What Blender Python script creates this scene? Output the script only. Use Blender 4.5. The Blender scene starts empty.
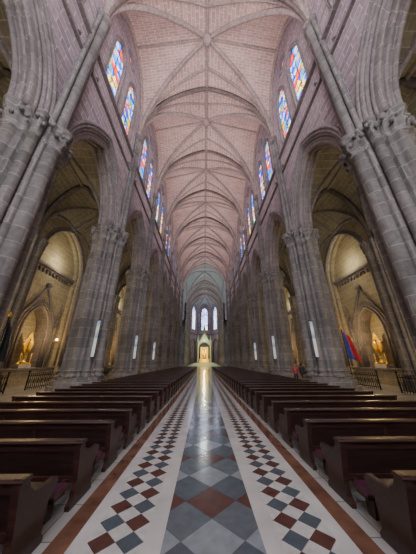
import bpy, math, random
from mathutils import Vector
random.seed(4)
S=1.133
scene=bpy.context.scene
COL=scene.collection
# ------------------------------------------------------------------ materials
class NT:
    def __init__(s,name):
        s.m=bpy.data.materials.new(name); s.m.use_nodes=True
        s.t=s.m.node_tree; s.n=s.t.nodes; s.l=s.t.links
        s.b=s.n['Principled BSDF']
    def node(s,t,**k):
        n=s.n.new(t)
        for a,b in k.items(): setattr(n,a,b)
        return n
    def link(s,a,b): s.l.new(a,b)
    def uv(s):
        return s.node('ShaderNodeTexCoord').outputs['UV']
    def obj(s):
        return s.node('ShaderNodeTexCoord').outputs['Object']
    def math(s,op,a,b=None):
        n=s.node('ShaderNodeMath',operation=op)
        for i,x in enumerate((a,b)):
            if x is None: continue
            if isinstance(x,(int,float)): n.inputs[i].default_value=x
            else: s.link(x,n.inputs[i])
        return n.outputs[0]
    def mix(s,f,a,b,bt='MIX'):
        n=s.node('ShaderNodeMix',data_type='RGBA',blend_type=bt)
        for i,x in ((0,f),(6,a),(7,b)):
            if isinstance(x,(int,float)): n.inputs[i].default_value=x
            elif isinstance(x,(tuple,list)): n.inputs[i].default_value=(*x[:3],1)
            else: s.link(x,n.inputs[i])
        return n.outputs[2]
    def noise(s,scale,detail=4,vec=None):
        n=s.node('ShaderNodeTexNoise'); n.inputs['Scale'].default_value=scale; n.inputs['Detail'].default_value=detail
        s.link(vec if vec else s.obj(),n.inputs['Vector']); return n.outputs['Fac']
    def ramp(s,f,stops,const=False):
        n=s.node('ShaderNodeValToRGB'); r=n.color_ramp
        if const: r.interpolation='CONSTANT'
        while len(r.elements)<len(stops): r.elements.new(.5)
        for e,(p,c) in zip(r.elements,stops): e.position=p; e.color=(*c,1)
        s.link(f,n.inputs[0]); return n.outputs[0]

def stone(name,c1,c2,mortar,bw=.85,rh=.38,ms=.014,rough=.85,stain=.5):
    k=NT(name); uv=k.uv()
    br=k.node('ShaderNodeTexBrick'); k.link(uv,br.inputs['Vector'])
    for a,b in (('Color1',(*c1,1)),('Color2',(*c2,1)),('Mortar',(*mortar,1)),('Scale',1),('Mortar Size',ms),('Mortar Smooth',.2),('Bias',0),('Brick Width',bw),('Row Height',rh)):
        br.inputs[a].default_value=b
    n1=k.noise(.35,5); n2=k.noise(6,6)
    f=k.ramp(n1,[(.3,(1-stain*.55,)*3),(.7,(1.0,)*3)])
    c=k.mix(1.0,br.outputs['Color'],f,'MULTIPLY')
    g=k.ramp(n2,[(.25,(.66,.66,.66)),(.75,(1.14,1.14,1.14))])
    c=k.mix(.9,c,g,'MULTIPLY')
    k.link(c,k.b.inputs['Base Color']); k.b.inputs['Roughness'].default_value=rough
    bp=k.node('ShaderNodeBump'); bp.inputs['Strength'].default_value=.5; bp.inputs['Distance'].default_value=.025
    h=k.math('SUBTRACT',k.math('MULTIPLY',n2,.5),br.outputs['Fac'])
    k.link(h,bp.inputs['Height']); k.link(bp.outputs[0],k.b.inputs['Normal'])
    return k.m
def plain(name,c,rough=.5,metal=0,var=.25,scale=5,emit=None,es=0):
    k=NT(name); n=k.noise(scale,4)
    a=tuple(x*(1-var) for x in c); b=tuple(min(1,x*(1+var)) for x in c)
    k.link(k.ramp(n,[(.3,a),(.7,b)]),k.b.inputs['Base Color'])
    k.b.inputs['Roughness'].default_value=rough; k.b.inputs['Metallic'].default_value=metal
    if emit: k.b.inputs['Emission Color'].default_value=(*emit,1); k.b.inputs['Emission Strength'].default_value=es
    return k.m
M_wall=stone('wall_ashlar',(.42,.345,.385),(.28,.235,.265),(.62,.55,.59),1.0,.46,.024)
M_pier=stone('pier_stone',(.27,.252,.248),(.175,.166,.166),(.37,.35,.35),.9,.62,.018,.75,.85)
M_trim=stone('trim_stone',(.29,.25,.255),(.20,.178,.183),(.36,.32,.325),.6,.6,.016)
M_rib=stone('rib_stone',(.40,.32,.295),(.31,.255,.24),(.52,.45,.42),.5,.5,.018,.8,.4)
M_vault=stone('vault_brick',(.62,.43,.385),(.48,.335,.305),(.80,.66,.61),.85,.42,.028,.85,.35)
M_vaultc=stone('vault_brick_pale',(.40,.42,.41),(.33,.345,.34),(.55,.57,.56),.62,.36,.02,.85,.25)
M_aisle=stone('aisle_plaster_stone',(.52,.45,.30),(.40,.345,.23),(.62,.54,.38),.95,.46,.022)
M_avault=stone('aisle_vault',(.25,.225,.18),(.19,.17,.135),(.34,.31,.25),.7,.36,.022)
M_gold=plain('gilded_metal',(.95,.58,.10),.35,.6,.2,8)
M_iron=plain('wrought_iron',(.025,.025,.025),.45,.6)
M_brown=plain('red_brown_marble',(.150,.075,.050),.18,0,.35,3)
M_white=plain('white_marble',(.50,.495,.50),.16,0,.15,2)
M_marble=plain('green_lit_marble',(.46,.58,.46),.3,0,.1,2)  # greenish altar light is put into this marble colour

def floor_mat(name,w,mode):
    k=NT(name); sp=k.node('ShaderNodeSeparateXYZ'); k.link(k.uv(),sp.inputs[0])
    x=k.math('DIVIDE',sp.outputs[0],w); y=k.math('DIVIDE',sp.outputs[1],w)
    if mode==0: y=k.math('ADD',y,.5); x=k.math('ADD',x,.5)
    u=k.math('ADD',x,y); v=k.math('SUBTRACT',x,y)
    i=k.math('FLOOR',u); j=k.math('FLOOR',v)
    fu=k.math('FRACT',u); fv=k.math('FRACT',v)
    brown=(.095,.040,.034); slate=(.075,.095,.12); light=(.22,.255,.295); white=(.52,.52,.52)
    if mode==0:
        m=k.math('FLOORED_MODULO',k.math('ADD',i,k.math('MULTIPLY',j,3)),4)
        c=k.ramp(k.math('DIVIDE',k.math('ADD',m,.5),4),[(0,brown),(.25,slate),(.5,light),(.75,(.10,.125,.15))],True)
    else:
        par=k.math('FLOORED_MODULO',k.math('ADD',i,j),2)
        alt=k.math('FLOORED_MODULO',i,2)
        d=k.mix(alt,brown,slate); c=k.mix(par,white,d)
    e=.012/ w
    g1=k.math('LESS_THAN',k.math('MINIMUM',fu,fv),e*.7)
    c=k.mix(k.math('MULTIPLY',g1,.6),c,(.05,.05,.05))
    n=k.noise(7,6); c=k.mix(.6,c,k.ramp(n,[(.3,(.68,.68,.68)),(.7,(1.15,1.15,1.15))]),'MULTIPLY')
    k.link(c,k.b.inputs['Base Color'])
    r=k.math('ADD',k.math('MULTIPLY',k.noise(2.5,3),.18),.08); k.link(r,k.b.inputs['Roughness'])
    return k.m
M_f0=floor_mat('marble_diamonds_large',.66,0)
M_f1=floor_mat('marble_diamonds_small',.2833,1)
def tile():
    k=NT('nave_floor_tiles'); br=k.node('ShaderNodeTexBrick'); br.offset=0; k.link(k.uv(),br.inputs['Vector'])
    for a,b in (('Color1',(.40,.40,.39,1)),('Color2',(.32,.32,.32,1)),('Mortar',(.15,.15,.15,1)),('Scale',1),('Mortar Size',.008),('Brick Width',.6),('Row Height',.6)): br.inputs[a].default_value=b
    k.link(br.outputs['Color'],k.b.inputs['Base Color']); k.b.inputs['Roughness'].default_value=.22
    return k.m
M_tile=tile()
def wood(name,c,r=.33):
    k=NT(name); mp=k.node('ShaderNodeMapping'); mp.inputs['Scale'].default_value=(1.2,14,14); k.link(k.obj(),mp.inputs[0])
    n=k.noise(2.2,6,mp.outputs[0])
    k.link(k.ramp(n,[(.3,tuple(x*.5 for x in c)),(.7,tuple(x*1.4 for x in c))]),k.b.inputs['Base Color'])
    k.b.inputs['Roughness'].default_value=r; return k.m
M_wood=wood('dark_pew_wood',(.038,.016,.013),.32)
M_wood2=wood('dark_pew_wood_panel',(.024,.011,.010),.38)
M_cush=plain('plum_vinyl',(.07,.02,.045),.35)
def glass(name,stops,strength,scale=2.6,lead=.035):
    k=NT(name); vo=k.node('ShaderNodeTexVoronoi'); vo.inputs['Scale'].default_value=scale; k.link(k.uv(),vo.inputs['Vector'])
    ve=k.node('ShaderNodeTexVoronoi',feature='DISTANCE_TO_EDGE'); ve.inputs['Scale'].default_value=scale; k.link(k.uv(),ve.inputs['Vector'])
    sp=k.node('ShaderNodeSeparateColor'); k.link(vo.outputs['Color'],sp.inputs[0])
    c=k.ramp(sp.outputs[0],stops,True)
    ln=k.math('GREATER_THAN',ve.outputs['Distance'],lead)
    c=k.mix(ln,(.02,.02,.02),c)
    k.link(c,k.b.inputs['Base Color']); k.link(c,k.b.inputs['Emission Color']); k.b.inputs['Emission Strength'].default_value=strength
    k.b.inputs['Roughness'].default_value=.3
    return k.m
P_st=[(0,(.01,.07,.95)),(.2,(.55,.78,1.0)),(.33,(1,.04,.01)),(.44,(1,.40,.005)),(.56,(.04,.25,1.0)),(.68,(1,.80,.25)),(.79,(.01,.40,.22)),(.86,(.9,.93,1.0))]
M_glass=glass('stained_glass',P_st,3.0,2.0,.03)
M_glassa=glass('apse_glass',[(0,(.45,.55,1)),(.4,(.9,.93,1)),(.7,(.2,.25,.95)),(.85,(1,.95,1))],3.2,.9)
M_glassw=glass('west_fill_glass',[(0,(.8,.85,1)),(.4,(1,.93,.88)),(.7,(.9,.8,.85)),(.85,(1,.95,.9))],16,1.0)  # unseen west window; strong glow added as fill from behind the camera
M_glasst=glass('transept_glass',[(0,(.6,.8,1)),(.4,(.9,1,1)),(.7,(.5,.7,.95)),(.85,(1,.98,.9))],5,1.0)

# ------------------------------------------------------------------ mesh builder
class MB:
    def __init__(s): s.v=[];s.f=[];s.m=[];s.sm=[];s.uv=[]
    def av(s,p): s.v.append((p[0]*S,p[1]*S,p[2]*S)); return len(s.v)-1
    def af(s,idx,m=0,sm=False,uv=None): s.f.append(tuple(idx)); s.m.append(m); s.sm.append(sm); s.uv.append(uv)
    def quad(s,pts,m=0,uv=None): s.af([s.av(p) for p in pts],m,False,uv)
    def grid(s,rows,m=0,closed=False,sm=True,cap=False):
        ids=[[s.av(p) for p in r] for r in rows]; n=len(rows[0])
        for a,b in zip(ids[:-1],ids[1:]):
            for i in range(n if closed else n-1):
                j=(i+1)%n; s.af((a[i],a[j],b[j],b[i]),m,sm)
        if cap: s.af(ids[0][::-1],m); s.af(ids[-1],m)
    def box(s,c,d,m=0,rz=0):
        cx,cy,cz=c; hx,hy,hz=d[0]/2,d[1]/2,d[2]/2; ca,sa=math.cos(rz),math.sin(rz)
        I=[]
        for z in (-hz,hz):
            for x,y in ((-hx,-hy),(hx,-hy),(hx,hy),(-hx,hy)): I.append(s.av((cx+x*ca-y*sa,cy+x*sa+y*ca,cz+z)))
        for f in ((0,3,2,1),(4,5,6,7),(0,1,5,4),(1,2,6,5),(2,3,7,6),(3,0,4,7)): s.af([I[k] for k in f],m)
    def prism(s,poly,x0,x1,m=0):
        a=[s.av((x0,y,z)) for y,z in poly]; b=[s.av((x1,y,z)) for y,z in poly]; n=len(poly)
        s.af(a[::-1],m); s.af(b,m)
        for i in range(n): s.af((a[i],a[(i+1)%n],b[(i+1)%n],b[i]),m)
    def lathe(s,cx,cy,prof,n=16,m=0,sm=True):
        s.grid([[(cx+r*math.cos(2*math.pi*i/n),cy+r*math.sin(2*math.pi*i/n),z) for i in range(n)] for r,z in prof],m,True,sm,True)
    def sphere(s,c,r,m=0,n=10,sc=(1,1,1)):
        rows=[[(c[0]+r*sc[0]*math.sin(math.pi*j/8)*math.cos(2*math.pi*i/n),c[1]+r*sc[1]*math.sin(math.pi*j/8)*math.sin(2*math.pi*i/n),c[2]-r*sc[2]*math.cos(math.pi*j/8)) for i in range(n)] for j in range(9)]
        s.grid(rows,m,True)
    def sweep(s,path,prof,side,ref,m=0,sm=False,cap=True):
        path=[Vector(p) for p in path]; side=Vector(side).normalized(); ref=Vector(ref); rows=[]
        for i,p in enumerate(path):
            t=(path[min(i+1,len(path)-1)]-path[max(i-1,0)]).normalized()
            n=t.cross(side).normalized()
            if n.dot(p-ref)<0: n=-n
            rows.append([tuple(p+side*a+n*b) for a,b in prof])
        s.grid(rows,m,True,sm,cap)
    def tube(s,path,r,side,ref,m=0,n=8):
        s.sweep(path,[(r*math.cos(2*math.pi*k/n),r*math.sin(2*math.pi*k/n)) for k in range(n)],side,ref,m,True)
    def cyl(s,a,b,r,m=0,n=8,r2=None):
        a=Vector(a);b=Vector(b);d=(b-a).normalized(); u=d.orthogonal().normalized(); w=d.cross(u)
        r2=r if r2 is None else r2
        s.grid([[tuple(p+u*q*math.cos(2*math.pi*k/n)+w*q*math.sin(2*math.pi*k/n)) for k in range(n)] for p,q in ((a,r),(b,r2))],m,True,True,True)
    def mesh(s,name,mats):
        me=bpy.data.meshes.new(name); me.from_pydata(s.v,[],s.f)
        for m in mats: me.materials.append(m)
        me.polygons.foreach_set('material_index',s.m); me.polygons.foreach_set('use_smooth',s.sm)
        me.update()
        ul=me.uv_layers.new(name='UVMap').data
        for p,cu in zip(me.polygons,s.uv):
            n=p.normal; ax=max(range(3),key=lambda k:abs(n[k]))
            for q,li in enumerate(p.loop_indices):
                co=me.vertices[me.loops[li].vertex_index].co
                if cu: ul[li].uv=cu[q]
                elif ax==0: ul[li].uv=(co.y,co.z)
                elif ax==1: ul[li].uv=(co.x,co.z)
                else: ul[li].uv=(co.x,co.y)
        return me
    def obj(s,name,mats,loc=(0,0,0)):
        return inst(s.mesh(name,mats),name,loc)
def inst(me,name,loc=(0,0,0),rz=0,parent=None):
    o=bpy.data.objects.new(name,me); o.location=(loc[0]*S,loc[1]*S,loc[2]*S); o.rotation_euler=(0,0,rz)
    COL.objects.link(o)
    if parent: o.parent=parent
    return o
# ------------------------------------------------------------------ arches
def arch_h(t,a,r):
    R=(a*a+r*r)/(2*a); q=R*R-(abs(t)+R-a)**2
    return math.sqrt(max(0,q))
def arcpts(a,r,n=12):
    R=(a*a+r*r)/(2*a); c=R-a; ph=math.acos(c/R)
    right=[(-c+R*math.cos(ph*k/n),R*math.sin(ph*k/n)) for k in range(n+1)]
    return [(-t,h) for t,h in right]+[(t,h) for t,h in right[::-1]][1:]
def offs(a,r,d):
    R=(a*a+r*r)/(2*a); c=R-a; R2=R+d; return a+d, math.sqrt(R2*R2-c*c)
def wall(mb,T,y0,y1,z0,z1,ops,d0,d1,m=0,mr=0,back=True):
    ys={y0,y1}
    for o in ops: ys|=set(o['ys'])
    ys=sorted(ys)
    for d in ((d0,d1) if back else (d0,)):
        for a,b in zip(ys[:-1],ys[1:]):
            if b-a<1e-5: continue
            mid=(a+b)/2; ca=cb=z0
            for o in sorted([o for o in ops if o['ys'][0]<mid<o['ys'][-1]],key=lambda o:o['lo'](mid)):
                la,lb=o['lo'](a),o['lo'](b)
                if la-ca>1e-4 or lb-cb>1e-4: mb.quad([T(a,ca,d),T(b,cb,d),T(b,lb,d),T(a,la,d)],m)
                ca,cb=o['hi'](a),o['hi'](b)
            mb.quad([T(a,ca,d),T(b,cb,d),T(b,z1,d),T(a,z1,d)],m)
    for o in ops:
        q=o['ys']
        for a,b in zip(q[:-1],q[1:]):
            mb.quad([T(a,o['hi'](a),d0),T(b,o['hi'](b),d0),T(b,o['hi'](b),d1),T(a,o['hi'](a),d1)],mr)
            if o['lo'](a)>z0+.001 or o['lo'](b)>z0+.001: mb.quad([T(a,o['lo'](a),d0),T(b,o['lo'](b),d0),T(b,o['lo'](b),d1),T(a,o['lo'](a),d1)],mr)
        for a in (q[0],q[-1]):
            if o['hi'](a)-o['lo'](a)>.01: mb.quad([T(a,o['lo'](a),d0),T(a,o['hi'](a),d0),T(a,o['hi'](a),d1),T(a,o['lo'](a),d1)],mr)
def op_arch(c,a,lo,spring,r,n=10):
    return dict(ys=[c+t for t,h in arcpts(a,r,n)],lo=lambda y:lo,hi=lambda y:spring+arch_h(min(abs(y-c),a),a,r))
def op_circ(c,z,R,n=16):
    return dict(ys=[c-R*math.cos(math.pi*k/n) for k in range(n+1)],lo=lambda y:z-math.sqrt(max(0,R*R-(y-c)**2)),hi=lambda y:z+math.sqrt(max(0,R*R-(y-c)**2)))
# ------------------------------------------------------------------ layout (units; S metres each)
B=7.1; X=6.95; XF=6.35; XB=7.6
Y0=-8.5
cols=[Y0+B*k for k in range(10)]          # ..55.4
CR0=cols[-1]; CR1=CR0+2*B                  # crossing
cols2=[CR1+B*k for k in range(4)]
AP=cols2[-1]
SPR=20.5; RISE=8.8; OX=12.3; OW=13.1
rho=RISE/XF; RR=(1+rho*rho)/2; CC=RR-1; PH=math.acos(CC/RR)
def P(t): return math.sqrt(max(0,RR*RR-(abs(t)+CC)**2))/rho
NTT=12
tth=[-CC+RR*math.cos(PH*k/NTT) for k in range(NTT+1)][::-1]
tth[0]=0;tth[-1]=1
tt=[-t for t in tth[::-1]][:-1]+tth
def arcl(t): return RR*(PH-math.acos(min(1,(abs(t)+CC)/RR)))
# ------------------------------------------------------------------ floor
mb=MB(); mb.quad([(-20,-8.5,0),(20,-8.5,0),(20,110,0),(-20,110,0)]); mb.obj('floor',[M_tile])
mb=MB()
z=.006
def strip(a,b,m):
    for q in (-1,1):
        mb.quad([(q*a,-8.4,z),(q*b,-8.4,z),(q*b,72,z),(q*a,72,z)],m)
mb.quad([(-.45,-8.4,z),(.45,-8.4,z),(.45,72,z),(-.45,72,z)],0)
strip(.45,.62,1); strip(.62,1.12,2); strip(1.12,1.26,1); strip(1.26,1.45,3)
mb.obj('floor_runner',[M_f0,M_white,M_f1,M_brown])
# ------------------------------------------------------------------ piers
def outline(circs,core,n=144):
    out=[]
    for k in range(n):
        th=2*math.pi*k/n; r=core
        for (R,ph,q) in circs:
            d=th-ph; s_=R*math.sin(d); c_=R*math.cos(d)
            if abs(s_)<q and c_>0: r=max(r,c_+math.sqrt(q*q-s_*s_))
        out.append((th,r))
    return out
def pier_mesh(name,big=True):
    cs=[]
    for k in range(16):
        ph=2*math.pi*k/16
        if k%4==0: cs.append((.84,ph,.25))
        elif k%2==0: cs.append((.84,ph,.17))
        else: cs.append((.80,ph,.09))
    ol=outline(cs,.70)
    f=1.0 if big else .62
    mb=MB()
    def ring(sc,z,leaf=0): return [((r*sc*(1+leaf*math.cos(24*th)))*f*math.cos(th),(r*sc*(1+leaf*math.cos(24*th)))*f*math.sin(th),z) for th,r in ol]
    zc=9.15 if big else 8.7
    rows=[ring(1.16,.75),ring(1.17,.85),ring(1.08,.9),ring(1.06,1.0),ring(1.13,1.05),ring(1.12,1.13),ring(1,1.2),ring(1,3.9),ring(1.0,6.6),ring(1,zc-.12),
          ring(1.07,zc-.1),ring(1.07,zc),ring(1,zc+.02),ring(1.04,zc+.15,.03),ring(1.1,zc+.35,.05),ring(1.14,zc+.45,.02),ring(1.07,zc+.48,.02),ring(1.14,zc+.62,.05),ring(1.24,zc+.76,.04),ring(1.22,zc+.8),ring(1.28,zc+.84),ring(1.28,zc+.95)]
    mb.grid(rows,0,True,True,True)
    for (r,za,zb) in ((1.5,0,.35),(1.38,.35,.62),(1.28,.62,.76)):
        mb.grid([[(r*f*math.cos(math.pi/8+k*math.pi/4),r*f*math.sin(math.pi/8+k*math.pi/4),q) for k in range(8)] for q in (za,zb)],0,True,False,True)
    if big:
        for k in range(32):
            th=2*math.pi*k/32+.1; rr=1.17*f
            mb.sphere((rr*math.cos(th),rr*math.sin(th),zc+.42+(k%2)*.25),.085,0,6,(1,1,1.2))
        for (x,y,r) in ((.80,0,.2),(.70,.32,.125),(.70,-.32,.125)):
            mb.lathe(x,y,[(r*1.5,.7),(r*1.5,.9),(r*1.15,.95),(r*1.2,1.1),(r,1.15),(r,10.1),(r,15.9),(r*1.3,15.95),(r*1.3,16.1),(r,16.15),(r,SPR-.75),(r*1.25,SPR-.73),(r*1.25,SPR-.65),(r*1.05,SPR-.6),(r*1.5,SPR-.2),(r*1.35,SPR-.18),(r*1.7,SPR-.15),(r*1.7,SPR)],12)
    return mb.mesh(name,[M_pier])
PM=pier_mesh('stone_pier'); PS=pier_mesh('wall_pier',False)
allc=cols+cols2
for y in allc:
    for q in (-1,1):
        o=inst(PM,'stone_pier',(q*X,y,0),math.pi if q>0 else 0)
        if not(CR0<y<CR1): inst(PS,'aisle_pier',(q*(OX-.1),y,0),math.pi if q>0 else 0)
# ------------------------------------------------------------------ nave walls, aisle walls
bays=[(cols[i],cols[i+1]) for i in range(9)]+[(cols2[i],cols2[i+1]) for i in range(3)]
A0,R0=2.5,4.2
AS=10.1
WN=[0]
LO,LW,LSP,LR,LZ=1.32,.80,22.0,1.7,17.9
def lancet_ops(c): return [op_arch(c-LO,LW,LZ,LSP,LR),op_arch(c+LO,LW,LZ,LSP,LR),op_circ(c,24.9,.6)]
def window(T,items,name,mat,dep,glassd,sd):
    mb=MB()
    for it in items:
        if len(it)==5:
            c,a,lo,sp,r=it; ap=arcpts(a,r,10)
            pts=[(c-a,lo)]+[(c+t,sp+h) for t,h in ap]+[(c+a,lo)]
            mb.af([mb.av(T(y,z_,glassd)) for y,z_ in pts],0)
            path=[T(y,z_,glassd-.08) for y,z_ in pts]
            mb.tube(path,.06,sd,T(c,(lo+sp)/2,glassd),1,6)
            zz=lo+.8
            while zz<sp+r*.6:
                w=a if zz<sp else a*.7
                mb.cyl(T(c-w,zz,glassd-.03),T(c+w,zz,glassd-.03),.025,2,5); zz+=.8
            mb.cyl(T(c,lo,glassd-.03),T(c,sp+r-.05,glassd-.03),.02,2,5)
        else:
            c,z_,R=it; n=20
            pts=[(c+R*math.cos(2*math.pi*k/n),z_+R*math.sin(2*math.pi*k/n)) for k in range(n)]
            mb.af([mb.av(T(y,w,glassd)) for y,w in pts],0)
            mb.tube([T(y,w,glassd-.06) for y,w in pts+pts[:1]],.07,sd,T(c,z_,glassd),1,6)
            for k in range(4):
                th=math.pi/4+k*math.pi/2
                mb.cyl(T(c+R*math.cos(th),z_+R*math.sin(th),glassd-.04),T(c+R*.45*math.cos(th),z_+R*.45*math.sin(th),glassd-.04),.07,1,6,.02)
    WN[0]+=1
    return mb.obj('window_%d'%WN[0],[mat,M_trim,M_iron])
for q,nm in ((-1,'left'),(1,'right')):
    T=lambda y,z_,d,q=q:(q*d,y,z_)
    mb=MB(); mo=MB()
    for (ya,yb) in bays:
        c=(ya+yb)/2
        a1,r1=offs(A0,R0,.5)
        wall(mb,T,ya,yb,AS,27.6,[op_arch(c,a1,AS,AS,r1,14)]+lancet_ops(c),XF,XB,0,1)
        am,rm=offs(A0,R0,.25)
        mb.sweep([T(c+t,AS+h,X) for t,h in arcpts(am,rm,14)],[(-.42,-.25),(.42,-.25),(.42,.27),(-.42,.27)],(1,0,0),T(c,AS,X),1)
        for (dd,xx,r) in ((.66,XF-.02,.10),(.50,XF+.04,.11),(.36,XF+.12,.09),(.2,XF+.22,.10),(.0,XF+.30,.11),(0.0,X,.10),(.0,XB-.30,.11),(.3,XB-.14,.09),(.5,XB-.04,.11)):
            aa,ra=offs(A0,R0,dd)
            mb.tube([T(c+t,AS+h,xx) for t,h in arcpts(aa,ra,14)],r,(1,0,0),T(c,AS,xx),1)
        for s_ in (-LO,LO):
            for e,r in ((.06,.07),(.2,.05)):
                path=[(c+s_-LW-e,LZ-.1)]+[(c+s_+t,LSP+h) for t,h in arcpts(LW+e,LR+e*1.3,10)]+[(c+s_+LW+e,LZ-.1)]
                mb.tube([T(y,w,XF-.01) for y,w in path],r,(1,0,0),T(c+s_,20,XF),1,6)
        mb.tube([T(c+.68*math.cos(2*math.pi*k/20),24.9+.68*math.sin(2*math.pi*k/20),XF-.01) for k in range(21)],.07,(1,0,0),T(c,24.9,XF),1,6)
        window(T,[(c-LO,LW,LZ,LSP,LR),(c+LO,LW,LZ,LSP,LR),(c,24.9,.6)],'w',M_glass,0,XF+.2,(1,0,0))
        mb.box((q*(XF-.08),c,LZ-.28),(.3,B-.1,.16),1)
        mb.box((q*(XF-.05),c,16.0),(.22,B,.14),1); mb.box((q*(XF-.03),c,16.14),(.14,B,.12),1)
    mb.obj('wall_'+nm,[M_wall,M_trim])
    mb=MB()
    for (ya,yb) in bays:
        c=(ya+yb)/2
        wall(mb,T,ya,yb,0,15.2,[op_arch(c,2.75,0,8.9,3.7,12)],OX,OW,0,0,False)
        wall(mb,T,ya,yb,0,15.2,[op_arch(c,1.25,1.1,3.7,1.9,8)],OW,OW+.9,0,1,False)
        mb.quad([T(c-1.3,0,OW+.9),T(c+1.3,0,OW+.9),T(c+1.3,6,OW+.9),T(c-1.3,6,OW+.9)],0)
        for dd,xx,r in ((0,OX,.13),(.22,OX-.02,.09),(-.0,OX+.4,.09)):
            aa,ra=offs(2.75,3.7,dd)
            mb.tube([T(c-aa,1.2,xx)]+[T(c+t,8.9+h,xx) for t,h in arcpts(aa,ra,12)]+[T(c+aa,1.2,xx)],r,(1,0,0),T(c,6,xx),1)
        for dd,r in ((.05,.1),(.3,.08),(.5,.06)):
            aa,ra=offs(1.25,1.9,dd)
            mb.tube([T(c-aa,.9,OW-.05)]+[T(c+t,3.7+h,OW-.05) for t,h in arcpts(aa,ra,8)]+[T(c+aa,.9,OW-.05)],r,(1,0,0),T(c,3,OW),1)
        for s_ in (-1,1): mb.cyl(T(c+s_*2.0,4.2,OW-.08),T(c,7.2,OW-.08),.1,1,6)
        mb.sphere(T(c,7.35,OW-.1),.25,1)
        mb.box((q*(OW-.12),c,8.75),(.4,5.5,.2),1); mb.box((q*(OW-.06),c,8.55),(.25,5.5,.2),1)
        for k in range(14): mb.cyl(T(c-2.6+k*.4,8.45,OW-.07),T(c-2.6+k*.4,8.15,OW-.05),.13,1,6,.03)
        for s_ in (-1,1):
            mb.cyl(T(c+s_*2.1,1.0,OW-.1),T(c+s_*2.1,5.2,OW-.1),.12,1,8); mb.cyl(T(c+s_*2.1,5.2,OW-.1),T(c+s_*2.1,6.3,OW-.1),.16,1,8,.02)
        mb.box((q*(OW-.15),c,.5),(.5,5.4,1.0),0); mb.box((q*(OW-.2),c,1.03),(.62,5.5,.12),1)
    mb.obj('wall_aisle_'+nm,[M_aisle,M_trim])
# ------------------------------------------------------------------ vaults
RP=[(-.22,.1),(-.22,-.12),(-.11,-.3),(0,-.36),(.11,-.3),(.22,-.12),(.22,.1)]
RPs=[(a*.62,b*.62) for a,b in RP]
def vault(mb,hx,y0,y1,cx,spr,rise,du,dv,mat=0,du2=None):
    c=(y0+y1)/2; hy=(y1-y0)/2; n=len(tt)
    def zz(u,v):
        a,b=abs(u),abs(v)
        d=(du if (u<0 or du2 is None) else du2)*(a-b) if a>b else dv*(b-a)
        return spr+rise*P(min(a,b))-d
    def pt(u,v): return (cx+hx*u,c+hy*v,zz(u,v))
    def uvf(u,v,lat):
        return (hx*u*S,math.copysign(arcl(v)*hx*S,v)) if lat else ((c+hy*v)*S,math.copysign(arcl(u)*hx*S,u))
    ids=[[mb.av(pt(u,v)) for u in tt] for v in tt]
    for j in range(n-1):
        for i in range(n-1):
            q=[(i,j),(i+1,j),(i+1,j+1),(i,j+1)]
            if i==j: fs=[(q[0],q[1],q[2]),(q[0],q[2],q[3])]
            elif i+j==n-2: fs=[(q[0],q[1],q[3]),(q[1],q[2],q[3])]
            else: fs=[q]
            for f in fs:
                mu=sum(tt[a] for a,b in f)/len(f); mv=sum(tt[b] for a,b in f)/len(f)
                lat=abs(mu)>abs(mv)
                mb.af([ids[b][a] for a,b in f],mat,False,[uvf(tt[a],tt[b],lat) for a,b in f])
    return pt,c,hy
def ribs(mb,pt,cx,c,hx,hy,spr,m,big,trans=True):
    RPx=RP if big else RPs
    ref=(cx,c,spr-4)
    for s_ in (1,-1):
        d=Vector((hx,s_*hy,0)); side=Vector((-d.y,d.x,0))
        mb.sweep([pt(t,s_*t) for t in tt],[(a*.8,b*.75) for a,b in RP] if big else [(a*.45,b*.45) for a,b in RP],side,ref,m)
    if trans:
        for v in (-1,1):
            mb.sweep([pt(t,v) for t in tt],[(a*(.9 if big else 1.35),b*(.85 if big else 1.25)) for a,b in RPx],(0,1,0),(cx,c+v*hy,spr-4),m)
    mb.sweep([pt(0,t) for t in tt],[(a*.65,b*.6) for a,b in RP],(1,0,0),ref,m)
    mb.sweep([pt(t,0) for t in tt],[(a*.45,b*.4) for a,b in RP],(0,1,0),ref,m)
    for u in (-1,1):
        mb.sweep([pt(u*.99,t) for t in tt],[(a*.7,b*.6) for a,b in RP],(1,0,0),(cx+u*hx,c,spr-4),m)
    if big:
        # tiercerons from each springer to the longitudinal ridge
        for su in (-1,1):
            for sv in (-1,1):
                for (eu,ev) in ((0,.55),):
                    pa=[]
                    for t in tth:
                        pa.append(pt(su*(eu+(1-eu)*t),sv*(ev+(1-ev)*t)))
                    d=Vector((su*(1-eu)*hx,sv*(1-ev)*hy,0))
                    mb.sweep(pa,[(a*.5,b*.5) for a,b in RP],Vector((-d.y,d.x,0)),ref,m)
        p=pt(0,0); mb.lathe(p[0],p[1],[(.02,p[2]-.62),(.22,p[2]-.6),(.42,p[2]-.45),(.45,p[2]-.3),(.3,p[2]-.1),(.3,p[2])],16,m)
mv=MB(); mr=MB()
for (ya,yb) in bays:
    pt,c,hy=vault(mv,XF,ya,yb,0,SPR,RISE,2.1,.5,0 if ya<CR0 else 1)
    ribs(mr,pt,0,c,XF,hy,SPR,0,True)
pt,c,hy=vault(mv,XF,CR0,CR1,0,SPR,RISE,0,.3,1); ribs(mr,pt,0,c,XF,hy,SPR,0,True)
for q in (-1,1):
    rows=[[(q*x,c+hy*t,SPR+RISE*P(t)) for t in tt] for x in (XF,11,20)]
    mv.grid(rows,1)
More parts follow.
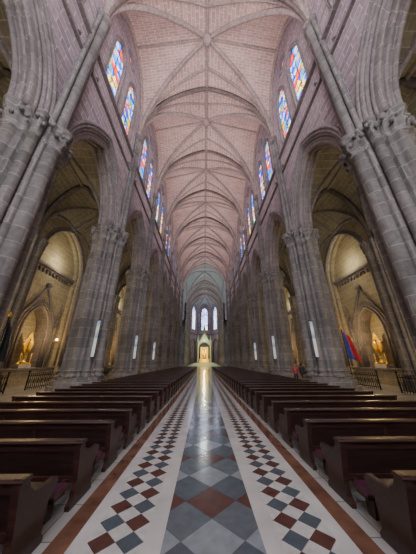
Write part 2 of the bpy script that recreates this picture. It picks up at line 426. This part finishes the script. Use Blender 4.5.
for k in range(3):
    a0=math.radians(60*k); a1=math.radians(60*(k+1)); C=Vector((0,AP,0))
    A=C+Vector((XF*math.cos(a0),XF*math.sin(a0),0)); Bv=C+Vector((XF*math.cos(a1),XF*math.sin(a1),0))
    rows=[]
    for u in tth:
        r=[]
        for s_ in tt:
            p=C+(A*(1-s_)/2+Bv*(1+s_)/2-C)*u; v=abs(s_)*u
            r.append((p.x,p.y,SPR+RISE*P(v)-2.1*(u-v)))
        rows.append(r)
    mv.grid(rows,1)
for k in range(4):
    a=math.radians(60*k); d=Vector((math.cos(a),math.sin(a),0))
    mr.sweep([(XF*u*d.x,AP+XF*u*d.y,SPR+RISE*P(u)) for u in tth],RP,(-d.y,d.x,0),(0,AP,10),0)
ceil=mv.obj('ceiling',[M_vault,M_vaultc])
mr.obj('vault_ribs',[M_rib])
mv=MB(); mr=MB()
for (ya,yb) in bays:
    for q in (-1,1):
        cx=q*(XB+OX)/2; hx=(OX-XB)/2
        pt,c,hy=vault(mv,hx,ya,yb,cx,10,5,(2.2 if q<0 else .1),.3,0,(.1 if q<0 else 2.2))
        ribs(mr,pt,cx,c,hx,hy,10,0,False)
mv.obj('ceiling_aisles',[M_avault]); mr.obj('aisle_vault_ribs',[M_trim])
# ------------------------------------------------------------------ transept / choir / apse / west walls
mb=MB()
for y in (CR0,CR1):
    for q in (-1,1):
        mb.quad([(q*6.9,y,14.6),(q*20,y,14.6),(q*20,y,29.5),(q*6.9,y,29.5)]); mb.quad([(q*OX,y,0),(q*20,y,0),(q*20,y,14.6),(q*OX,y,14.6)])
mb.obj('wall_transept',[M_wall,M_trim])
for q,nm in ((-1,'left'),(1,'right')):
    mb=MB(); T=lambda y,z_,d,q=q:(q*d,y,z_); cc=(CR0+CR1)/2
    its=[(cc+o_,1.3,8,20,2.6) for o_ in (-4,0,4)]
    wall(mb,T,CR0,CR1,0,30,[op_arch(*i) for i in its],20,20.6,0,1)
    mb.obj('wall_transept_end_'+nm,[M_wall,M_trim]); window(T,its,'w',M_glasst,0,20.3,(1,0,0))
RA=XF
for k in range(3):
    a0=math.radians(60*k); a1=math.radians(60*(k+1)); C=Vector((0,AP,0))
    A=C+Vector((RA*math.cos(a0),RA*math.sin(a0),0)); Bv=C+Vector((RA*math.cos(a1),RA*math.sin(a1),0)); D=(Bv-A).normalized(); N=((A+Bv)/2-C).normalized()
    T=lambda y,z_,d,A=A,D=D,N=N:tuple(A+D*y+N*d+Vector((0,0,z_)))
    H=RA/2
    mb=MB(); its=[(H,1.45,15,22.6,2.7)]
    wall(mb,T,0,RA,0,27.6,[op_arch(*i) for i in its]+[op_arch(H,2.0,1.2,8,3,8)],0,.6,0,1)
    mb.quad([T(.9,0,.6),T(RA-.9,0,.6),T(RA-.9,11.5,.6),T(.9,11.5,.6)],0)
    for e in (.1,.35):
        mb.tube([T(H-1.45-e,15,-.02)]+[T(H+t,22.6+h,-.02) for t,h in arcpts(1.45+e,2.7+e,10)]+[T(H+1.45+e,15,-.02)],.12,N,T(H,19,0),1)
    mb.tube([T(H-2,1.2,-.02)]+[T(H+t,8+h,-.02) for t,h in arcpts(2,3,10)]+[T(H+2,1.2,-.02)],.16,N,T(H,6,0),1)
    mb.cyl(T(0,0,-.1),T(0,SPR,-.1),.25,1,10); mb.cyl(T(RA,0,-.1),T(RA,SPR,-.1),.25,1,10)
    mb.cyl(T(0,13,-.05),T(RA,13,-.05),.15,1,6)
    mb.obj('wall_apse_%d'%(k+1),[M_wall,M_trim]); window(T,its,'w',M_glassa,0,.3,N)
mb=MB(); T=lambda y,z_,d:(y,d,z_)
wits=[(0,20.5,4.2),(-3.4,1.3,7,13,2.2),(0,1.3,7,13,2.2),(3.4,1.3,7,13,2.2)]
wall(mb,T,-13.2,13.2,0,30,[op_circ(0,20.5,4.2,20)]+[op_arch(*i) for i in wits[1:]],-8.5,-9.4,0,1)
mb.obj('wall_west',[M_wall,M_trim])
window(T,wits,'w',M_glassw,0,-9.0,(0,1,0))  # out of view, its glow is added soft fill for the nave
# ------------------------------------------------------------------ pews
mb=MB(); L=3.75
def slab(p0,p1,th,x0,x1,m):
    d=Vector((p1[0]-p0[0],p1[1]-p0[1])).normalized(); n=Vector((-d.y,d.x))*th/2
    mb.prism([(p0[0]-n.x,p0[1]-n.y),(p1[0]-n.x,p1[1]-n.y),(p1[0]+n.x,p1[1]+n.y),(p0[0]+n.x,p0[1]+n.y)],x0,x1,m)
slab((.07,.20),(-.03,.60),.022,.03,L-.03,1)
slab((.063,.20),(.048,.26),.045,.03,L-.03,0)
slab((-.012,.52),(-.03,.60),.045,.03,L-.03,0)
for xx in (.03,L/3,2*L/3,L-.09): slab((.058,.22),(-.02,.56),.042,xx,xx+.06,0)
mb.prism([(-.085,.595),(-.095,.61),(-.085,.63),(.0,.635),(.02,.62),(.02,.6)],-.02,L+.02,0)
mb.prism([(.04,.36),(.42,.37),(.44,.385),(.43,.405),(.04,.39)],.02,L-.02,0)
mb.prism([(.38,.30),(.41,.30),(.41,.37),(.38,.37)],.04,L-.04,0)
END=[(-.07,0),(.40,0),(.40,.04),(.36,.08),(.36,.30),(.44,.36),(.46,.41),(.42,.455),(.30,.45),(.14,.46),(.06,.52),(.02,.60),(.0,.635),(-.09,.635),(-.08,.56),(-.03,.36),(.0,.2),(-.02,.08),(-.07,.04)]
for x0 in (0,L-.055): mb.prism(END,x0,x0+.055,0)
mb.prism([(.1,0),(.34,0),(.34,.36),(.1,.36)],L/2-.02,L/2+.02,0)
mb.prism([(-.30,.17),(-.12,.17),(-.12,.20),(-.30,.20)],.06,L-.06,0)
mb.prism([(-.31,.20),(-.11,.20),(-.09,.23),(-.12,.265),(-.29,.265),(-.33,.23)],.05,L-.05,2)
for xx in (.12,L/2-.03,L-.18): mb.prism([(-.26,0),(-.16,0),(-.14,.17),(.04,.18),(.04,.24),(-.29,.17)],xx,xx+.05,0)
PW=mb.mesh('church_pew',[M_wood,M_wood2,M_cush])
k=0
while 1.35+.87*k<47:
    y=1.38+.87*k
    for q in (-1,1):
        inst(PW,'church_pew',(-1.54-L if q<0 else 1.56,y,0))
    k+=1
# ------------------------------------------------------------------ iron railings in the aisles
mb=MB(); Lr=B-1.4
n=int(Lr/.16)
for i in range(n+1):
    y=-Lr/2+Lr*i/n
    mb.cyl((0,y,0),(0,y,.82),.018,0,5); mb.cyl((0,y,.82),(0,y,.92),.028,0,5,.002)
for zz in (.12,.74): mb.box((0,0,zz),(.04,Lr,.045))
for y in (-Lr/2,0,Lr/2): mb.cyl((0,y,0),(0,y,.95),.04,0,8); mb.sphere((0,y,.98),.06)
for i in range(0,n,2):
    y=-Lr/2+Lr*(i+1)/n
    mb.tube([(0,y+.07*math.cos(a*math.pi/6),.45+.12*math.sin(a*math.pi/6)) for a in range(13)],.014,(1,0,0),(0,y,.45),0,4)
RM=mb.mesh('iron_railing',[M_iron])
for (ya,yb) in bays[1:9]:
    for q in (-1,1): inst(RM,'iron_railing',(q*10.3,(ya+yb)/2,0))
# ------------------------------------------------------------------ gilded monstrances standing in the niches
mb=MB()
mb.box((0,0,.12),(.5,1.1,.24),0); mb.box((0,0,.3),(.4,.7,.14),1); mb.lathe(0,0,[(.26,.36),(.2,.42),(.09,.5),(.07,.68),(.14,.75),(.07,.82),(.07,.95)],12,1)
dm=[(0,.85),(.36,1.35),(.42,1.65),(.26,2.0),(0,2.5),(-.26,2.0),(-.42,1.65),(-.36,1.35)]
mb.af([mb.av((.06,y,z_)) for y,z_ in dm],1); mb.af([mb.av((-.06,y,z_)) for y,z_ in dm][::-1],1)
for i in range(8):
    a,b=dm[i],dm[(i+1)%8]; mb.cyl((0,a[0],a[1]),(0,b[0],b[1]),.055,1,6)
for i in range(16):
    th=i*math.pi/8; mb.cyl((0,.26*math.cos(th),1.62+.26*math.sin(th)),(0,.60*math.cos(th),1.62+.66*math.sin(th)),.03,1,5,.005)
mb.lathe(.12,0,[(.14,1.05),(.13,1.35),(.11,1.55),(.13,1.72),(.08,1.84),(.05,1.88)],10,1); mb.sphere((.12,0,1.96),.09,1)
for y in (-.5,.5):
    mb.lathe(.1,y,[(.12,.24),(.11,.28),(.04,.33),(.03,.6),(.07,.65),(.03,.7),(.03,1.0)],8,1)
SH=mb.mesh('gilded_monstrance',[M_white,M_gold])
for (ya,yb) in bays[1:8]:
    for q in (-1,1): inst(SH,'gilded_monstrance',(q*13.2,(ya+yb)/2,1.1),0 if q<0 else math.pi)
# ------------------------------------------------------------------ lamps
M_lampw=plain('warm_lamp_glass',(1,.8,.5),.4,0,.05,5,(1,.62,.25),18)
mb=MB()
mb.cyl((0,0,0),(.28,0,.05),.02,0,6); mb.box((0,0,0),(.04,.14,.25),0); mb.lathe(.3,0,[(.05,.02),(.07,.06),(.03,.08)],10,0); mb.sphere((.3,0,.17),.085,1)
mb.lathe(.3,0,[(.10,.08),(.03,.1)],10,0)
LM=mb.mesh('wall_sconce',[M_gold,M_lampw])
def light(kind,name,loc,energy,color,size=.1,**k):
    ld=bpy.data.lights.new(name,kind); ld.energy=energy; ld.color=color; ld.shadow_soft_size=size
    for a,b in k.items(): setattr(ld,a,b)
    o=bpy.data.objects.new(name,ld); o.location=tuple(v*S for v in loc); COL.objects.link(o); return o
for bi,(ya,yb) in enumerate(bays):
    c=(ya+yb)/2
    for q in (-1,1):
        for s_ in (-2.3,2.3):
            if bi<9: inst(LM,'wall_sconce',(q*13.05,c+s_,3.1),0 if q<0 else math.pi)
        light('POINT','chapel_lamp',(q*11.9,c,3.6),230 if bi<9 else 50,(1,.68,.28),.1)
        light('POINT','cornice_lamp',(q*12.0,c,9.6),160 if bi<9 else 40,(1,.86,.56),.1)
        light('POINT','aisle_fill',(q*9.8,c,7.0),45,(1,.93,.82),.12)  # added fill light in mid-aisle, no lamp hangs there
mb=MB(); mb.box((0,0,.02),(.10,.2,.04),0); mb.cyl((0,0,.03),(.1,0,.10),.04,0,10,.055)  # invented fixture, gives the added vault uplights a body
FM=mb.mesh('added_uplight_fixture',[M_trim])
for y in allc:
    for q in (-1,1):
        for dy in (-.9,.9):
            inst(FM,'added_uplight_fixture',(q*6.22,y+dy,16.21),math.pi if q>0 else 0)
            o=light('SPOT','added_uplight',(q*5.6,y+dy,16.5),830 if y<CR0 else 330,(1,.83,.80) if y<CR0 else (.86,.95,1),.12,spot_size=math.radians(135),spot_blend=1.0)  # spot added to brighten the vault, no known lamp here
            d=Vector((-q*7,0,7)); o.rotation_euler=d.to_track_quat('-Z','Y').to_euler()
light('POINT','crossing_fill',(0,(CR0+CR1)/2,18),900,(.86,.97,1),.4)  # added cool point light whitening the crossing, no real lantern
light('POINT','sanctuary_lamp',(0,AP-1,9),450,(1,.9,.7),.3)
# ------------------------------------------------------------------ high altar ciborium
mb=MB(); cy=80
for i in range(4): mb.box((0,cy-i*.0,.15+.3*i),(11-1.3*i,11-1.3*i,.3),0)
mb.box((0,cy-1,1.75),(3.4,1.4,1.1),1); mb.box((0,cy-1,2.35),(3.8,1.7,.12),1)
for x in (-2.3,2.3):
    for y in (-1.6,2.2):
        mb.lathe(x,cy+y,[(.42,1.2),(.42,1.5),(.25,1.6),(.22,6.2),(.4,6.6),(.4,6.8)],12,0)
        mb.lathe(x,cy+y,[(.38,6.8),(.38,8.4),(.5,8.5),(.3,8.7),(.02,10.8)],8,0)
def fr(y):
    t=arcpts(2.1,2.6,8)
    for a,b in zip(t[:-1],t[1:]):
        gz=lambda q_:7.2+3.9*(1-abs(q_)/2.3)
        mb.quad([(a[0],y,6.2+a[1]*.8),(b[0],y,6.2+b[1]*.8),(b[0],y,gz(b[0])+.3),(a[0],y,gz(a[0])+.3)],0)
    for s_ in (-1,1): mb.cyl((s_*2.4,y,7.3),(0,y,11.5),.14,1,6)
fr(cy-1.7); fr(cy+2.3)
mb.lathe(0,cy+.3,[(1.3,8.5),(1.2,10),(1.3,10.1),(.7,11.2),(.6,12),(.03,15)],8,0)
mb.box((0,cy+2,4.2),(3,.3,5),1)
mb.lathe(0,cy+1.2,[(.5,2.4),(.5,3.2),(.35,3.4),(.3,4.6),(.2,5.1)],10,1); mb.sphere((0,cy+1.2,5.4),.3,1)
for x in (-1.4,-.9,.9,1.4): mb.lathe(x,cy-1,[(.12,2.4),(.04,2.5),(.04,3.4)],8,1)
mb.obj('high_altar_ciborium',[M_marble,M_gold])
light('POINT','altar_lamp',(0,cy-.2,5.2),420,(1,.70,.22),.2)
light('POINT','altar_front_lamp',(0,cy-5,9),600,(.85,1,.62),.2)
light('POINT','altar_step_lamp',(0,cy-7,2.5),650,(1,.60,.14),.15)
# ------------------------------------------------------------------ hanging banners on piers
def banner_mat():
    k=NT('printed_banner'); sp=k.node('ShaderNodeSeparateXYZ'); k.link(k.obj(),sp.inputs[0])
    f=k.math('DIVIDE',sp.outputs[2],1.9*S)
    c=k.ramp(f,[(0,(.55,.66,.78)),(.15,(.8,.86,.9)),(.45,(.75,.82,.88)),(.55,(.25,.42,.62)),(.75,(.8,.85,.9)),(.95,(.35,.5,.7))])
    k.link(c,k.b.inputs['Base Color']); k.b.inputs['Roughness'].default_value=.5
    k.link(c,k.b.inputs['Emission Color']); k.b.inputs['Emission Strength'].default_value=.25; return k.m  # faint self-glow added to the print, which is no lamp
M_ban=banner_mat()
mb=MB(); mb.box((0,0,.95),(.34,.03,1.9),0); mb.cyl((-.21,0,1.93),(.21,0,1.93),.025,1,6); mb.cyl((-.21,0,-.03),(.21,0,-.03),.025,1,6); mb.cyl((0,0,1.93),(0,.2,1.97),.02,1,5); mb.cyl((0,0,.1),(0,.2,.1),.02,1,5)
BN=mb.mesh('hanging_banner',[M_ban,M_iron])
for y in cols[3:6]:
    for q in (-1,1): inst(BN,'hanging_banner',(q*6.03,y-.98,1.75),-q*math.radians(-42))
# ------------------------------------------------------------------ flags on poles
def flag(name,x,y,c1,c2,wd=.85):
    mb=MB(); mb.lathe(0,0,[(.25,0),(.25,.05),(.08,.1),(.05,.2)],12,2); mb.cyl((0,0,.1),(0,0,3.35),.025,2,8); mb.lathe(0,0,[(.05,3.35),(.07,3.42),(.01,3.6)],8,1)
    rows=[]
    for j in range(13):
        t=j/12; r=[]
        for i in range(17):
            s_=i/16; w=wd*(.5+.5*t)
            r.append((.03+s_*w,.09*math.sin(s_*14+t*1.2)*(.4+t*.6),3.25-1.55*t-.35*s_*(1-t*.3)))
        rows.append(r)
    ids=[[mb.av(p) for p in r] for r in rows]
    for j in range(12):
        for i in range(16): mb.af((ids[j][i],ids[j][i+1],ids[j+1][i+1],ids[j+1][i]),3 if (i-j*.5)<3.2 else 0,True)
    mb.obj(name,[c2,M_gold,M_iron,c1],(x,y,0))
flag('blue_red_flag',8.4,12.9,plain('flag_blue',(.05,.08,.40),.7),plain('flag_red',(.55,.03,.04),.7))
flag('green_flag',-8.75,9.3,plain('flag_green',(.02,.06,.05),.7),plain('flag_dark',(.03,.04,.08),.7),.4)
# ------------------------------------------------------------------ visitors
M_skin=plain('skin',(.5,.28,.19),.5,0,.05); M_hair=plain('hair',(.02,.014,.01),.6)
def person(x,y,h,shirt,pants,face):
    k=h/7.5
    J={'pel':(0,0,3.9*k),'wst':(0,0,4.5*k),'cst':(0,0,5.5*k),'nk':(0,0,6.25*k),'nk2':(0,.02*k,6.6*k)}
    ch=[('pel','wst'),('wst','cst'),('cst','nk'),('nk','nk2')]
    R={'pel':.62,'wst':.55,'cst':.68,'nk':.28,'nk2':.24}
    for s_,n in ((-1,'L'),(1,'R')):
        J.update({'sh'+n:(s_*.85*k,0,6.0*k),'el'+n:(s_*1.05*k,-.05*k,4.7*k),'wr'+n:(s_*1.0*k,.3*k,3.75*k),'hd'+n:(s_*1.0*k,.38*k,3.45*k),
                  'hp'+n:(s_*.38*k,0,3.6*k),'kn'+n:(s_*.42*k,.08*k*s_,2.0*k),'an'+n:(s_*.42*k,-.05*k+.15*k*s_,.3*k),'to'+n:(s_*.46*k,.6*k+.15*k*s_,.13*k)})
        ch+=[('cst','sh'+n),('sh'+n,'el'+n),('el'+n,'wr'+n),('wr'+n,'hd'+n),('pel','hp'+n),('hp'+n,'kn'+n),('kn'+n,'an'+n),('an'+n,'to'+n)]
        R.update({'sh'+n:.33,'el'+n:.24,'wr'+n:.16,'hd'+n:.2,'hp'+n:.45,'kn'+n:.3,'an'+n:.2,'to'+n:.17})
        for fi in range(5):
            b='f%d%s'%(fi,n); o_=(fi-2)*.07*k; ln=(.2,.34,.38,.35,.27)[fi]*k
            J[b]=(s_*1.0*k+ (-.02*k),.38*k+o_+(.08*k if fi==0 else 0),3.36*k-ln*.45); J[b+'t']=(s_*.96*k,.42*k+o_*1.2,3.36*k-ln)
            R[b]=.055;R[b+'t']=.045; ch+=[('hd'+n,b),(b,b+'t')]
    names=list(J); me=bpy.data.meshes.new('tmp'); me.from_pydata([Vector(J[n])*S for n in names],[(names.index(a),names.index(b)) for a,b in ch],[])
    ob=bpy.data.objects.new('tmp',me); COL.objects.link(ob)
    ob.modifiers.new('s','SKIN'); sv=me.skin_vertices[0].data
    for i,n in enumerate(names): sv[i].radius=(R[n]*k*S,R[n]*k*S*(.72 if n in('pel','wst','cst') else 1)); sv[i].use_root=(n=='pel')
    ss=ob.modifiers.new('ss','SUBSURF'); ss.levels=1; ss.render_levels=1
    dg=bpy.context.evaluated_depsgraph_get(); nm=bpy.data.meshes.new_from_object(ob.evaluated_get(dg))
    bpy.data.objects.remove(ob)
    for m in (shirt,pants,M_skin,M_hair): nm.materials.append(m)
    for p in nm.polygons:
        p.use_smooth=True; c=p.center/S
        p.material_index=2 if c.z>6.35*k else (2 if (abs(c.x)>.75*k and c.z<3.75*k) else (1 if (c.z<4.0*k and abs(c.x)<.8*k) else 0))
        if c.z<.35*k: p.material_index=3
    body=bpy.data.objects.new('visitor',nm); COL.objects.link(body); body.location=(x*S,y*S,0); body.rotation_euler=(0,0,face)
    mb=MB(); mb.sphere((0,.05*k,7.0*k),.5*k,0,14,(.76,.9,1.0)); mb.sphere((0,-.03*k,7.1*k),.52*k,1,14,(.82,.92,.92)); 
    mb.cyl((0,.46*k,7.05*k),(0,.6*k,6.9*k),.04*k,0,6,.08*k)
    for s_ in (-1,1): mb.sphere((s_*.16*k,.46*k,7.03*k),.05*k,1,6); mb.sphere((s_*.4*k,.04*k,6.98*k),.1*k,0,6,(.5,.8,1.2))
    mb.box((0,.47*k,6.76*k),(.2*k,.04*k,.04*k),2)
    hd=mb.obj('head',[M_skin,M_hair,plain('lips',(.4,.1,.1))]); hd.parent=body
person(6.15,15.3,1.42,plain('shirt_red',(.42,.10,.10),.8),plain('trousers_dark',(.03,.035,.06),.8),2.6)
person(6.75,15.6,1.38,plain('shirt_grey',(.07,.08,.14),.8),plain('trousers_brown',(.06,.045,.04),.8),-2.2)
# ------------------------------------------------------------------ world + camera
w=bpy.data.worlds.new('sky'); scene.world=w; w.use_nodes=True
w.node_tree.nodes['Background'].inputs[0].default_value=(.7,.8,1,1); w.node_tree.nodes['Background'].inputs[1].default_value=.6
cd=bpy.data.cameras.new('camera'); cam=bpy.data.objects.new('camera',cd); COL.objects.link(cam)
cd.sensor_width=36; cd.lens=36*206/554; cd.clip_end=400; cd.clip_start=.05
cam.location=(-.09*S,0,1.5*S); cam.rotation_euler=(math.radians(90+22.4),0,math.radians(-1.03))
scene.camera=cam
